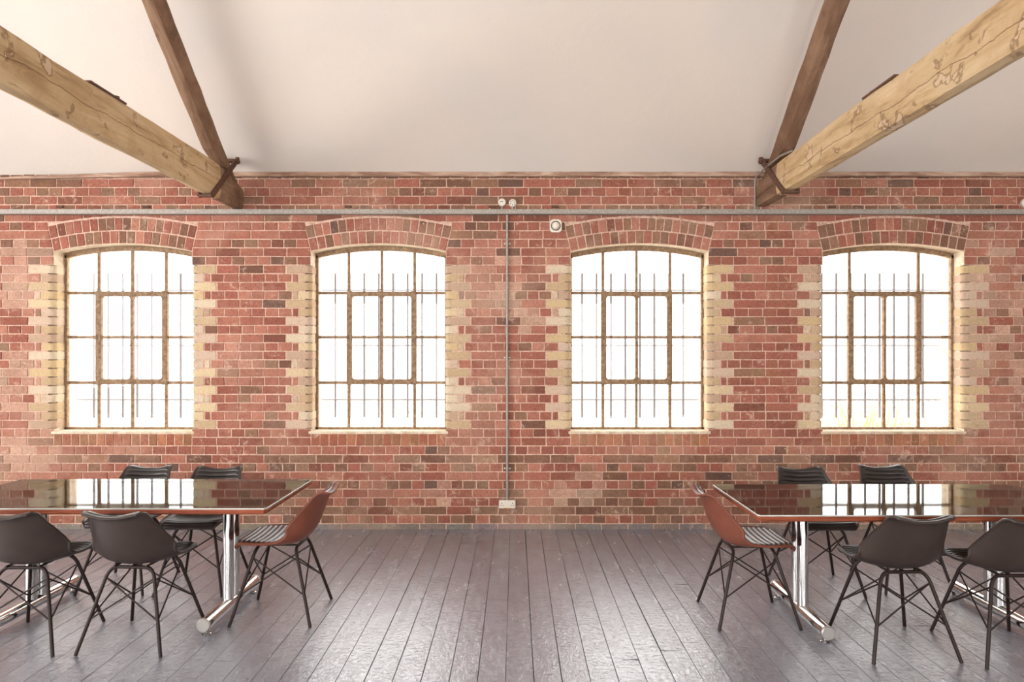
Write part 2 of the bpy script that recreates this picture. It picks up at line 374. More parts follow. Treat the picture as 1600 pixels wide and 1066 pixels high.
def row_x(wd, z, side):
    """x of the brickwork's edge beside a window at height z (skewback above the spring)"""
    edge = wd['b'] if side > 0 else wd['a']
    if z <= WSPR: return edge
    zo = wd['zc'] + wd['Ro']*math.cos(wd['th'])
    f = min(1, (z-WSPR)/(zo-WSPR)); xo = wd['Ro']*math.sin(wd['th'])-wd['hw']
    return edge + side*xo*f
ZO = [wd['zc'] + wd['Ro']*math.cos(wd['th']) for wd in W]
ROWS = 41
for k in range(-1, ROWS):
    zb, zt = joint(k)+JT/2, joint(k+1)-JT/2
    if k == -1: zb = -.02
    if k == ROWS-1: zt = min(zt, ZTOP+.02)
    zm = (zb+zt)/2
    head = (k % 2 == 0)
    cuts = []
    for i, wd in enumerate(W):
        if k == 9 or (k == 10 and zm < WZ0):
            pass
        if 9 <= k and zb < WZ0 and k == 9: cuts.append((wd['a']-.0, wd['b']+.0, wd, False))
        elif 9 < k and zm < ZO[i]:
            cuts.append((row_x(wd, zm, -1), row_x(wd, zm, 1), wd, 11 <= k <= 29))
    xs = [XL]; ivs = []
    for a, b, wd, cream in sorted(cuts, key=lambda c: c[0]):
        qa = qb = 0
        if cream:
            q = .218 if not head else .112
            for side in (-1, 1):
                cc = random.choice(CREAMS)
                if head and random.random() < .8:      # queen closer beside the header, sometimes red
                    quoin(wd, side, zb, zt, q-JT, REV-.012 if random.random() < .7 else .11, cc)
                    xe = wd['b'] if side > 0 else wd['a']
                    x0, x1 = (xe+q, xe+q+.045) if side > 0 else (xe-q-.045, xe-q)
                    brick([(x0+.002, zb), (x1, zb), (x1, zt), (x0+.002, zt)], brick_col(x0, zm, k) if random.random() < .6 else random.choice(CREAMS), 1)
                    if side < 0: qa = q+.045+JT
                    else: qb = q+.045+JT
                else:
                    quoin(wd, side, zb, zt, q-JT, REV-.012 if random.random() < .6 else .11, cc)
                    if side < 0: qa = q
                    else: qb = q
            ivs.append((xs[-1], a-qa)); xs.append(b+qb)
        else:
            ivs.append((xs[-1], a)); xs.append(b)
    ivs.append((xs[-1], XR))
    for x0, x1 in ivs:
        full = (x0 == XL or x1 == XR)
        mod = .1128 if head else .2256
        if k == -1: mod = .2256
        n = max(1, round((x1-x0)/mod)); st = (x1-x0)/n
        off = 0
        bx = [x0+i*st for i in range(n+1)]
        if not cuts and not head:                     # long uninterrupted courses: stagger over the headers
            bx = [x0] + [x0+.056+i*mod for i in range(int((x1-x0-.056)/mod)+1)] + [x1]
        for i in range(1, len(bx)-1): bx[i] += random.uniform(-.006, .006)
        for i in range(len(bx)-1):
            a, b = bx[i]+JT/2, bx[i+1]-JT/2
            if b-a < .02 : continue
            if a > XR+.1 or b < XL-.1: continue
            # clip against the outer curve of an arch
            hit = None
            for j, wd in enumerate(W):
                if zt > ZO[j] and a < wd['x']+wd['Ro']*math.sin(wd['th']) and b > wd['x']-wd['Ro']*math.sin(wd['th']) and zb < wd['zc']+wd['Ro']+JT:
                    hit = wd
            col = brick_col((a+b)/2, zm, k) if k >= 0 else (*[c*random.uniform(.9, 1.1) for c in srgb(134, 126, 120)[:3]], 1)
            if hit:
                wd = hit; n2 = 8; bot = []
                lim = wd['Ro']*math.sin(wd['th'])
                for q in range(n2+1):
                    x = a+(b-a)*q/n2
                    zz = arc_z(wd, x, wd['Ro'])+JT if abs(x-wd['x']) <= lim+.01 else zb
                    bot.append((x, max(zb, zz)))
                bot = [p for p in bot if p[1] < zt-.006]
                if len(bot) < 2: continue
                brick(bot + [(bot[-1][0], zt), (bot[0][0], zt)], col)
            else:
                # skewed ends beside the arch
                pa0 = pa1 = a; pb0 = pb1 = b
                for j, wd in enumerate(W):
                    if WSPR-.04 < zm < ZO[j]:
                        if i == len(bx)-2 and abs(x1-row_x(wd, zm, -1)) < 1e-6:
                            pb0 += row_x(wd, zb, -1)-row_x(wd, zm, -1); pb1 += row_x(wd, zt, -1)-row_x(wd, zm, -1)
                        if i == 0 and abs(x0-row_x(wd, zm, 1)) < 1e-6:
                            pa0 += row_x(wd, zb, 1)-row_x(wd, zm, 1); pa1 += row_x(wd, zt, 1)-row_x(wd, zm, 1)
                brick([(pa0, zb), (pb0, zb), (pb1, zt), (pa1, zt)], col)
for wi, wd in enumerate(W):
    for ring in (0, 1):                                # two rings of headers on edge over each window
        r0 = wd['R']+.004+ring*(RING+.008); r1 = r0+RING-.004
        n = 17 if ring == 0 else 18
        for i in range(n):
            a0 = -wd['th']+2*wd['th']*i/n; a1 = -wd['th']+2*wd['th']*(i+1)/n
            g0 = JT/2/r0; a0 += g0; a1 -= g0
            pt = lambda r, a: (wd['x']+r*math.sin(a), wd['zc']+r*math.cos(a))
            cc = brick_col(wd['x']+a0*2, 2.5, 20)
            if random.random() < .3: cc = random.choice(BROWNS)
            brick([pt(r0, a0), pt(r0, a1), pt(r1, a1), pt(r1, a0)], cc)
    xs0, xs1 = wd['a']-.0, wd['b']+.0                   # course of headers on edge below the sill
    n = round((xs1-xs0)/.0765); st = (xs1-xs0)/n
    for i in range(n):
        c = random.choice([srgb(170, 112, 84), srgb(178, 118, 88), srgb(160, 96, 74), srgb(152, 104, 76)])
        brick([(xs0+i*st+.004, joint(9)+JT/2), (xs0+(i+1)*st-.004, joint(9)+JT/2), (xs0+(i+1)*st-.004, joint(9)+.108), (xs0+i*st+.004, joint(9)+.108)], c)
# mortar body behind the bricks: piers, aprons and arched heads
YM = YW+.0055
xs = [XL] + [x for wd in W for x in (wd['a'], wd['b'])] + [XR]
for i in range(0, len(xs), 2):
    zq0, zq1 = joint(11), joint(30)                    # beside the rounded quoins the mortar body steps back behind them
    for z0_, z1_ in ((-.1, zq0), (zq1, WSPR)):
        wall.prism([(xs[i], z0_), (xs[i+1], z0_), (xs[i+1], z1_), (xs[i], z1_)], YM, YOUT, 0, side=3)
    xa_, xb_ = xs[i]+(.05 if i else 0), xs[i+1]-(.05 if i < len(xs)-2 else 0)
    wall.prism([(xa_, zq0), (xb_, zq0), (xb_, zq1), (xa_, zq1)], YM, YM+.052, 0)
    wall.prism([(xs[i], zq0), (xs[i+1], zq0), (xs[i+1], zq1), (xs[i], zq1)], YM+.05, YOUT, 3)
for wd in W:
    wall.prism([(wd['a'], -.1), (wd['b'], -.1), (wd['b'], WZ0), (wd['a'], WZ0)], YM, YOUT, 0, side=3)
top = [(XL, WSPR)]
for wd in W:
    for i in range(13):
        x = wd['a']+(wd['b']-wd['a'])*i/12; top.append((x, arc_z(wd, x, wd['R'])))
top += [(XR, WSPR), (XR, ZTOP+.25), (XL, ZTOP+.25)]
# split the head into simple pieces so that every face stays convex-ish
bl = top[:-2]
for i in range(len(bl)-1):
    (xa, za), (xb, zb_) = bl[i], bl[i+1]
    if xb-xa < 1e-6: continue
    wall.add([(xa, YM, za), (xb, YM, zb_), (xb, YM, ZTOP+.25), (xa, YM, ZTOP+.25)], [(0, 1, 2, 3)], 0)
    wall.add([(xa, YOUT, za), (xb, YOUT, zb_), (xb, YOUT, ZTOP+.25), (xa, YOUT, ZTOP+.25)], [(3, 2, 1, 0)], 0)
    wall.add([(xa, YM, za), (xb, YM, zb_), (xb, YOUT, zb_), (xa, YOUT, za)], [(3, 2, 1, 0)], 3)
struct(wall.build('wall_back', [MO, BR, CR, RP], attr=True))

# ------------------------------------------------------------------ rest of the shell
fl = MB(); BW = .1325
x = XL; bi = 0
fl.box((XL-.3, YB-.3, -.12), (XR+.3, YW+.1, -.018), 1)
while x < XR:
    y = YB-.05 - random.uniform(0, 3)
    while y < YW+.01:
        ln = random.uniform(2.2, 4.6)
        y1 = min(y+ln, YW+.012)
        if y1-y > .05 and y1 > YB:
            s = random.uniform(.93, 1.07); base = srgb(135, 138, 149)
            c = (base[0]*s, base[1]*s*random.uniform(.985, 1.01), base[2]*s, 1)
            dz = random.uniform(-.0016, .0); t1 = random.uniform(-.0016, .0016)
            gp = random.choice([.0008, .0012, .0016, .0028])
            a, b = x+gp/2, x+BW-gp/2; y0 = max(y, YB-.05)
            ny = max(1, int((y1-y0)/.35)); cr = random.uniform(.0003, .0014)
            V = []; e = .0018
            for q in range(ny+1):
                yy = y0+.0008+(y1-y0-.0016)*q/ny
                wv = noise.noise(Vector((x*9, yy*.8, 0)))*.0012
                for (xx, zz) in ((a, dz-.004-t1), (a+e, dz-t1-.0006), ((a+b)/2, dz-cr), (b-e, dz+t1-.0006), (b, dz-.004+t1)):
                    V.append((xx+wv, yy, min(zz, 0)))
            F = [(q*5+i, q*5+i+1, (q+1)*5+i+1, (q+1)*5+i) for q in range(ny) for i in range(4)]
            fl.add(V, F, 0, c)
            # board ends and sides down to the sub-floor
            fl.add([(a, y0, -.018), (b, y0, -.018), (b, y0, dz-.004), (a, y0, dz-.004)], [(0, 1, 2, 3)], 1)
        y = y1
        if y1 >= YW: break
    x += BW; bi += 1
struct(fl.build('floor', [FL, GAP], attr=True, smooth=True))

ce = MB()
def slab(y0, z0, y1, z1, th=.12):
    ce.add([(XL-.3, y0, z0), (XR+.3, y0, z0), (XR+.3, y1, z1), (XL-.3, y1, z1),
            (XL-.3, y0, z0+th), (XR+.3, y0, z0+th), (XR+.3, y1, z1+th), (XL-.3, y1, z1+th)],
           [(0, 1, 2, 3), (7, 6, 5, 4), (0, 4, 5, 1), (2, 6, 7, 3), (0, 3, 7, 4), (1, 5, 6, 2)])
slab(YOUT, ZTOP-SLOPE*(YOUT-YW), YR, ZR); slab(YB-.3, ZTOP-SLOPE*.3, YR, ZR)
struct(ce.build('ceiling', [PL]))
rw = MB()
ed = [XL] + [x for ab in REARW for x in ab] + [XR]
for i in range(0, len(ed), 2): rw.box((ed[i], YB-.28, -.1), (ed[i+1], YB, ZTOP+.1))
for a, b in REARW:
    rw.box((a, YB-.28, -.1), (b, YB, .8)); rw.box((a, YB-.28, 2.7), (b, YB, ZTOP+.1))
struct(rw.build('wall_front', [WP]))
for nm, xa, xb in (('wall_left', XL-.28, XL), ('wall_right', XR, XR+.28)):
    m = MB()
    def gz(y): return ZTOP + SLOPE*(min(YW-y, y-YB)) + .02
    def pc(y0, y1, z0, z1=None):
        n = 1 if not (y0 < YR < y1) else 2
        ys = [y0, y1] if n == 1 else [y0, YR, y1]
        for a, b in zip(ys, ys[1:]):
            zt0, zt1 = (gz(a), gz(b)) if z1 is None else (z1, z1)
            V = [(X, Y, Z) for X in (xa, xb) for Y, Z in ((a, z0), (b, z0), (b, zt1), (a, zt0))]
            m.add(V, [(0, 3, 2, 1), (4, 5, 6, 7), (0, 1, 5, 4), (1, 2, 6, 5), (2, 3, 7, 6), (3, 0, 4, 7)])
    if nm == 'wall_left':
        pc(YB-.28, GW[0], -.1); pc(GW[1], YOUT, -.1); pc(GW[0], GW[1], -.1, GW[2]); pc(GW[0], GW[1], GW[3])
    else: pc(YB-.28, YOUT, -.1)
    struct(m.build(nm, [WP], fixn=True))

# rough timber wall plate between brick and ceiling
tp = MB()
n = 110
for i in range(n):
    xa, xb = XL+(XR-XL)*i/n, XL+(XR-XL)*(i+1)/n
    def zz(x): return -.045*max(0, (-3.2-x))/1.2
    def jit(x, s): return noise.noise(Vector((x*5, s, .3)))*.006
    z0a, z1a = joint(40)+.072+zz(xa)*.6+jit(xa, 1)*.4, ZTOP+.02+zz(xa)+jit(xa, 2)*.0
    z0b, z1b = joint(40)+.072+zz(xb)*.6+jit(xb, 1)*.4, ZTOP+.02+zz(xb)+jit(xb, 2)*.0
    ya, yb = YW-.028+jit(xa, 3), YW-.028+jit(xb, 3)
    z0a -= .056; z0b -= .056
    tp.add([(xa, ya, z0a), (xb, yb, z0b), (xb, yb, z1b), (xa, ya, z1a), (xa, YW+.02, z0a), (xb, YW+.02, z0b)], [(0, 1, 2, 3), (4, 5, 1, 0)])
struct(tp.build('trim_1', [PLATE]))

# ------------------------------------------------------------------ windows
def window(idx, wd, skip_top_mid=False):
    root = empty('window_%d' % idx, (wd['x'], YF, WZ0)); struct(root)
    hw = wd['hw']; cz = lambda z: z-WZ0
    zt = [2.065, 1.671, 1.266]; xs = [-hw*.5, 0, hw*.5]
    R = wd['R']-.012; zc = wd['zc']-WZ0
    arc = lambda x: zc + math.sqrt(R*R - x*x)
    fr = MB(); t = .030; d0, d1 = -.018, .022
    # outer frame
    fr.box((-hw, d0, 0), (-hw+t*.8, d1, arc(hw)), bev=.003); fr.box((hw-t*.8, d0, 0), (hw, d1, arc(hw)), bev=.003)
    fr.box((-hw, d0, 0), (hw, d1, t*.8), bev=.003)
    n = 16; V = []
    for i in range(n+1):
        x = -hw+2*hw*i/n; z = arc(x)
        V += [(x, d0, z-t), (x, d0, z+.012), (x, d1, z+.012), (x, d1, z-t)]
    F = []
    for i in range(n):
        for k in range(4):
            k2 = (k+1) % 4; F.append((i*4+k, (i+1)*4+k, (i+1)*4+k2, i*4+k2))
    fr.add(V, F); fr.build('frame', [FRM], root, fixn=True)
    gb = .0165
    def bar(x0, x1, z0, z1): 
        b = MB(); b.box((x0, -.012, z0), (x1, .014, z1), bev=.003); b.build('glazing_bar', [FRM], root)
    for z in zt: 
        zz = cz(z); bar(-hw+.02, hw-.02, zz-gb*.75, zz+gb*.75)
    for j, x in enumerate(xs):
        if j == 1 and skip_top_mid:
            bar(x-gb*.75, x+gb*.75, .02, cz(zt[0]))
        else: bar(x-gb*.75, x+gb*.75, .02, arc(x)-.01)
    # opening casement in the middle four panes, with rounded inner corners
    ca = empty('casement'); ca.parent = root
    x0, x1, z0, z1 = xs[0], xs[2], cz(zt[2]), cz(zt[0]); wv = .030
    cf = MB()
    cf.box((x0-wv*.6, -.028, z0-wv*.6), (x0+wv, .016, z1+wv*.6), bev=.004); cf.box((x1-wv, -.028, z0-wv*.6), (x1+wv*.6, .016, z1+wv*.6), bev=.004)
    cf.box((x0, -.027, z1-wv), (x1, .015, z1+wv*.5), bev=.004); cf.box((x0, -.027, z0-wv*.5), (x1, .015, z0+wv), bev=.004)
    cf.box((-.013, -.026, z0), (.013, .014, z1), bev=.003)
    zm = cz(zt[1]); cf.box((x0, -.024, zm-.012), (x1, .014, zm+.012), bev=.003)
    for cx_, sx in ((x0+wv, 1), (x1-wv, -1), (-.013, -1), (.013, 1)):       # corner fillets
        for zz, sz in ((z0+wv, 1), (z1-wv, -1)):
            r = .026; pts = [(cx_, zz)] + [(cx_+sx*(r-r*math.cos(a)), zz+sz*(r-r*math.sin(a))) for a in [i*math.pi/12 for i in range(7)]]
            pts = [(cx_, zz), (cx_+sx*r, zz)] + [(cx_+sx*(r-r*math.sin(a)), zz+sz*(r-r*math.cos(a))) for a in [i*math.pi/12 for i in range(1, 6)]] + [(cx_, zz+sz*r)]
            cf.prism(pts, -.024, .014)
    fo = cf.build('casement_frame', [FRM], ca, fixn=True)
    st = MB(); st.tube([(x0-.006, -.03, zm-.02), (x0-.006, -.03, zm+.02)], .008, 8); st.tube([(x1+.006, -.03, zm-.02), (x1+.006, -.03, zm+.02)], .008, 8)
    st.build('hinge_pin', [FRM], ca)
    ha = MB(); ha.tube([(0, -.03, z0-.01), (0.004, -.045, z0+.012), (.03, -.05, z0-.014)], .005, 8); ha.build('stay_handle', [FRM], ca)
    # panes
    cols = [-hw]+xs+[hw]; rows = [0, cz(zt[2]), cz(zt[1]), cz(zt[0]), None]
    for i in range(4):
        for r in range(4):
            if r == 3 and skip_top_mid and i == 2: continue
            xa, xb = cols[i]+.005, cols[i+1]-.005
            if r == 3 and skip_top_mid and i == 1: xb = cols[3]-.005
            za = rows[r]+.005; m = MB()
            tlt = random.uniform(-.0015, .0015)
            if r < 3: pts = [(xa, za), (xb, za), (xb, rows[r+1]-.005), (xa, rows[r+1]-.005)]
            else: pts = [(xa, za), (xb, za)] + [(xb+(xa-xb)*q/6, arc(xb+(xa-xb)*q/6)-.004) for q in range(7)]
            m.add([(x, .003+tlt*(1 if x > (xa+xb)/2 else -1), z) for x, z in pts], [tuple(range(len(pts)))])
            m.build('pane', [GLS], root)
    return root
for i, wd in enumerate(W): window(i+1, wd, i == 3)
# white cement sills
for i, wd in enumerate(W):
    m = MB(); m.box((wd['a']-.02, YW-.004, WZ0-.022), (wd['b']+.02, YF+.03, WZ0+.004), bev=.004)
    struct(m.build('trim_%d' % (i+2), [RP]))

# security bars outside each window
gl_lab = ['grey steel security bars outside the leftmost window', 'grey steel security bars outside the second window from the left, left of the wall conduit',
          'grey steel security bars outside the third window from the left, right of the wall conduit', 'grey steel security bars outside the rightmost window, before tan grass']
for i, wd in enumerate(W):
    yb = 6.285; cx = wd['x']; root = empty('security_grille', (cx, yb, .9))
    tag(root, gl_lab[i], 'window bars', 'security bars outside the windows')
    zf = lambda y: CAMZ + (550-y)/FPX*yb - .9
    for k in range(8):
        m = MB(); x = (k-3.5)*.133; m.tube([(x, 0, zf(653)), (x, 0, zf(427))], .0115, 8); m.build('bar', [BAR], root, smooth=True)
    for y in (625, 540, 453):
        m = MB(); m.box((-wd['hw']-.06, .006, zf(y)-.0065), (wd['hw']+.06, .014, zf(y)+.0065)); m.build('rail', [BAR], root)

# ------------------------------------------------------------------ outdoors
GRD, t, p = mat('pale_ground', rough=.9)
L(t, ramp(t, noi(t, coords(t), 1.5, 5), [(.3, srgb(206, 200, 188)), (.7, srgb(232, 228, 220))]), p.inputs['Base Color'])
m = MB(); m.box((-60, 6.6, -.9), (60, 90, -.7)); struct(m.build('ground', [GRD]))
LEAF, _, _ = mat('pale_leaves', srgb(170, 160, 132), .7); GRS, _, _ = mat('dry_tan_grass', srgb(206, 168, 122), .8)
def bush(x, y, w_, h_, n, m_, kind):
    b = MB(); rnd = random.Random(int(x*100)+7)
    for i in range(n):
        if kind == 'grass':
            bx, by = x+rnd.gauss(0, w_*.35), y+rnd.uniform(-.4, .4); hh = h_*rnd.uniform(.5, 1); lx = rnd.uniform(-.25, .25)*hh
            p0 = Vector((bx, by, -.7)); p1 = Vector((bx+lx*.4, by, -.7+hh*.6)); p2 = Vector((bx+lx, by+rnd.uniform(-.1, .1), -.7+hh)); r = .006
            b.add([p0+Vector((-r, 0, 0)), p0+Vector((r, 0, 0)), p1+Vector((r, 0, 0)), p2, p1+Vector((-r, 0, 0))], [(0, 1, 2, 4), (4, 2, 3)])
        else:
            u = Vector((rnd.gauss(0, 1), rnd.gauss(0, 1), rnd.gauss(0, 1))).normalized()*rnd.random()**.4
            c_ = Vector((x+u.x*w_/2, y+u.y*w_*.3, -.7+h_*.55+u.z*h_*.45)); d = Vector((rnd.uniform(-1, 1), rnd.uniform(-1, 1), rnd.uniform(-1, 1))).normalized()*.05
            e = d.orthogonal().normalized()*.022
            b.add([c_-d, c_+e, c_+d, c_-e], [(0, 1, 2, 3)])
    if kind != 'grass': b.tube([(x, y, -.72), (x+.03, y, -.7+h_*.5)], [.03, .012], 8)
    return b
tag(bush(4.15, 7.9, 1.1, 2.2, 420, GRS, 'grass').build('tall_grass', [GRS]), 'dry tan tall grass seen outside through the rightmost window', 'grass', kind='stuff')
tag(bush(1.15, 9.3, 1.5, 1.5, 320, LEAF, 'leaf').build('shrub', [LEAF]), 'faint pale shrub seen low through the third window from the left', 'shrub')
tag(bush(-1.3, 9.6, 1.6, 1.7, 260, LEAF, 'leaf').build('shrub', [LEAF]), 'faint pale shrub seen low through the second window from the left', 'shrub')
tag(bush(-4.9, 9.4, 1.6, 1.7, 240, LEAF, 'leaf').build('shrub', [LEAF]), 'faint pale shrub seen low through the leftmost window', 'shrub')

# ------------------------------------------------------------------ roof timbers
def timber(name, mats, xa, xb, prof, parent, seed, seg=.12, dark_from=None):
    """beam along a (y, zbottom, ztop) path between x=xa and x=xb, slightly hand-hewn"""
    m = MB(); pts = []
    for (y0, b0, t0), (y1, b1, t1) in zip(prof, prof[1:]):
        k = max(1, int(abs(math.hypot(y1-y0, t1-t0))/seg))
        for i in range(k): f = i/k; pts.append((y0+(y1-y0)*f, b0+(b1-b0)*f, t0+(t1-t0)*f))
    pts.append(prof[-1]); ring = []
    nz, nx = 5, 2
    for y, b, t_ in pts:
        r = []
        for i in range(nx+1): r.append((xa+(xb-xa)*i/nx, b))
        for i in range(1, nz+1): r.append((xb, b+(t_-b)*i/nz))
        for i in range(1, nx+1): r.append((xb+(xa-xb)*i/nx, t_))
        for i in range(1, nz): r.append((xa, t_+(b-t_)*i/nz))
        cx, cz_ = (xa+xb)/2, (b+t_)/2; rr = []
        for (x, z) in r:
            corner = (abs(x-cx) > abs(xb-xa)*.49 and (abs(z-b) < 1e-6 or abs(z-t_) < 1e-6))
            nn = noise.noise(Vector((x*12+seed, y*1.6, z*9)))*.006 + noise.noise(Vector((x*30+seed, y*7, z*20)))*.003
            if corner: nn -= .007
            dx = (1 if x > cx+.001 else -1 if x < cx-.001 else 0); dz = (1 if abs(z-t_) < 1e-6 else -1 if abs(z-b) < 1e-6 else 0)
            rr.append((x+dx*nn, y, z+dz*nn))
        ring.append(rr)
    n = len(ring[0]); V = [p for r in ring for p in r]
    F = [(i*n+k, i*n+(k+1) % n, (i+1)*n+(k+1) % n, (i+1)*n+k) for i in range(len(ring)-1) for k in range(n)]
    F += [tuple(range(n))[::-1], tuple((len(ring)-1)*n+k for k in range(n))]
    o0 = len(m.f); m.add(V, F)
    if dark_from is not None:
        for fi in range(len(ring)-1):
            if pts[fi][0] >= dark_from:
                for k in range(n): m.m[fi*n+k] = 1
    return m.build(name, mats, parent, fixn=True, smooth=False)

def truss(side, xin, xout, zb, zt, lab, rlab, seed):
    xa, xb = min(xin, xout), max(xin, xout)
    root = empty('tie_beam', ((xa+xb)/2, YW, zb)); tag(root, lab, 'roof beam')
    T = MB()
    o = timber('beam_timber', [BEAM, BEAMD], xa, xb, [(YB-.1, zb+.01, zt), (YW-.62, zb, zt), (YW-.3, zb, zt-.01), (YW+.1, zb+.005, zt-.12)], None, seed, dark_from=YW-.5)
    o.parent = root; o.matrix_parent_inverse = Matrix.Translation(root.location).inverted()
    # slanting iron strap round the joint
    yb0, zb0, yt0, zt0 = YW-.63, zb-.012, YW-.17, ZTOP+.072
    st = MB(); s_ = .007
    def flat(p, q, w_=.024):
        P, Q = Vector(p), Vector(q); d = (Q-P).normalized(); wv = d.cross(Vector((1, 0, 0))).normalized()*w_
        return P, Q, wv
    for X, sg in ((xa, -1), (xb, 1)):
        P, Q, wv = flat((X, yb0, zb0), (X, yt0, zt0)); off = Vector((sg*(s_+.006), 0, 0)); o1 = Vector((sg*.002, 0, 0))
        V = [P-wv+o1, P+wv+o1, Q+wv+o1, Q-wv+o1, P-wv+off, P+wv+off, Q+wv+off, Q-wv+off]
        st.add(V, [(0, 1, 2, 3), (7, 6, 5, 4), (0, 4, 5, 1), (1, 5, 6, 2), (2, 6, 7, 3), (3, 7, 4, 0)])
    st.box((xa-.013, yb0-.028, zb0-.012), (xb+.013, yb0+.024, zb0+.002), bev=.003)
    st.box((xa-.03, yt0-.03, zt0-.012), (xb+.03, yt0+.03, zt0+.012), bev=.004)
    for X in (xa-.018, xb+.018):
        st.tube([(X, yt0, zt0-.022), (X, yt0, zt0+.03)], .017, 6)
    s1 = st.build('iron_strap', [IRON], None, fixn=True); s1.parent = root; s1.matrix_parent_inverse = Matrix.Translation(root.location).inverted()
    # bolt bar on the upper arris
    bt = MB(); yq = FPX*abs(xin)/ (655 if side < 0 else 585)
    bt.box((xa-.004, yq-.05, zt-.006), (xb+.004, yq+.30, zt+.006), bev=.002)
    bt.tube([((xa+xb)/2, yq+.27, zt), ((xa+xb)/2, yq+.27, zt+.035)], .018, 6)
    s2 = bt.build('bolted_plate', [IRON], None, fixn=True); s2.parent = root; s2.matrix_parent_inverse = Matrix.Translation(root.location).inverted()
    # rafter
    r0 = empty('rafter', ((xa+xb)/2, YW-.3, ZTOP-.2)); tag(r0, rlab, 'rafter')
    ry = lambda y, z: (y, z-.245, z)
    y0 = YW-.20; zr = lambda y: ZTOP-.20+SLOPE*(YW-y)
    o = timber('rafter_timber', [RAFT], xa-.002, xb+.002, [(YR, zr(YR)-.245, zr(YR)), (YW-.60, zr(YW-.6)-.245, zr(YW-.6)), (YW-.28, zt-.03, zr(YW-.28)), (YW-.02, zt-.11, zr(YW-.02)-.03)], None, seed+5)
    o.parent = r0; o.matrix_parent_inverse = Matrix.Translation(r0.location).inverted()
truss(-1, -2.36, -2.445, 2.768, 3.045, 'pale pine tie beam with iron strap, at the left', 'dark brown sloping rafter rising from the left tie beam', 3)
truss(1, 2.09, 2.19, 2.795, 3.065, 'pale pine tie beam with iron strap and grey cable, at the right', 'dark brown sloping rafter rising from the right tie beam', 11)
m = MB()
m.tube([(2.078, YW-.008, 2.775), (2.078, YW-.01, 3.02), (2.08, YW-.03, 3.05), (2.082, YW-.12, 3.06), (2.085, YW-.35, 3.078), (2.09, YW-.55, 3.085), (2.12, YW-.7, 3.08)], .008, 8)
tag(m.build('cable', [GALV], smooth=True), 'grey cable looping down the end of the right tie beam to the trunking', 'cable')

# ------------------------------------------------------------------ wall services
m = MB(); root = empty('cable_trunking', (0, YW, 2.75)); tag(root, 'long galvanised steel cable trunking across the brick wall above the windows', 'trunking')
ZA, ZB_ = 1.54+(550-336.5)/180, 1.54+(550-328.5)/180
m.box((XL, -.052, ZA-2.75+.006), (XR, -.003, ZB_-2.75), bev=.002); m.build('trunking_body', [GALV], root)
m = MB(); m.box((XL, -.058, ZA-2.75), (XR, -.004, ZA-2.75+.007), bev=.002); m.build('bottom_lip', [GALV], root)
for x in (-3.95, -3.2, -1.45, -.2, .35, 2.75, 4.2):
    m = MB(); m.box((x-.03, -.015, .04), (x+.03, .006, .062), bev=.003); m.build('wall_bracket', [IRON], root)
xc = (792.5-805)/180
root = empty('conduit', (xc, YW, .25)); tag(root, 'vertical galvanised conduit pipe between trunking and socket', 'conduit')
m = MB(); m.tube([(0, -.018, 0), (0, -.018, ZA-.25+.002)], .0105, 12); m.build('pipe', [GALV], root, smooth=True)
for y in (381, 559, 732):
    z = 1.54+(550-y)/180-.25; m = MB()
    m.box((-.030, -.004, z-.008), (.030, .004, z+.008), bev=.002)
    m.tube([(0, -.018, z-.009), (0, -.018, z+.009)], .0135, 12); s = m.build('saddle_clip', [GALV], root)
    for sx in (-.023, .023):
        m = MB(); m.tube([(sx, -.002, z), (sx, -.009, z)], .006, 8); m.build('screw', [WHP], s)
# double socket
root = empty('double_socket', ((792.5-805)/180, YW, .19)); tag(root, 'metal clad double socket low on the brick wall below the conduit', 'socket')
m = MB(); m.box((-.070, -.042, 0), (.070, .004, .072), bev=.004); m.build('back_box', [GALV], root)
m = MB(); m.box((-.071, -.048, .001), (.071, -.040, .071), bev=.003); fp = m.build('faceplate', [WHP], root)
for sx in (-1, 1):
    m = MB(); m.box((sx*.012-.007, -.053, .040), (sx*.012+.007, -.047, .060), bev=.002); m.build('switch', [WHP], root)
    m = MB()
    for dx, dz, w_, h_ in ((0, .044, .0025, .006), (-.010, .026, .005, .002), (.010, .026, .005, .002)):
        m.box((sx*.045+dx-w_, -.0486, dz-h_), (sx*.045+dx+w_, -.047, dz+h_))
    m.build('pin_holes', [DKP], root)
m = MB(); m.box((-.03, -.0486, .001), (.03, -.047, .006)); m.build('label_strip', [mat('yellow_label', srgb(214, 168, 90), .6)[0]], root)
# two round fittings above the trunking
MY = Matrix.Rotation(math.pi/2, 4, 'X')
def fitting(px, py, lab, holes):
    x, z = (px-805)/180, 1.54+(550-py)/180
    root = empty('round_fitting', (x, YW, z)); tag(root, lab, 'fitting')
    m = MB(); m.lathe([(.030, -.003), (.034, .0), (.034, .022), (.030, .028), (.012, .030)], MY, 24); m.build('cover', [WHP], root, smooth=True)
    m = MB(); m.tube([(0, -.014, -.03), (0, -.014, ZB_-z-.002)], .009, 10); m.build('stem', [GALV], root, smooth=True)
    m = MB()
    if holes:
        for k in range(6): a = k*math.pi/3+.4; m.tube([(.019*math.cos(a), -.026, .019*math.sin(a)), (.019*math.cos(a), -.032, .019*math.sin(a))], .0042, 8)
    else: m.box((-.017, -.031, .001), (.008, -.0285, .007))
    m.build('vent_holes' if holes else 'slot', [DKP], root)
fitting(784.5, 317, 'round white fitting above the trunking, left one with a small slot', False)
fitting(801, 318, 'round white fitting above the trunking, right one with a ring of dark holes', True)
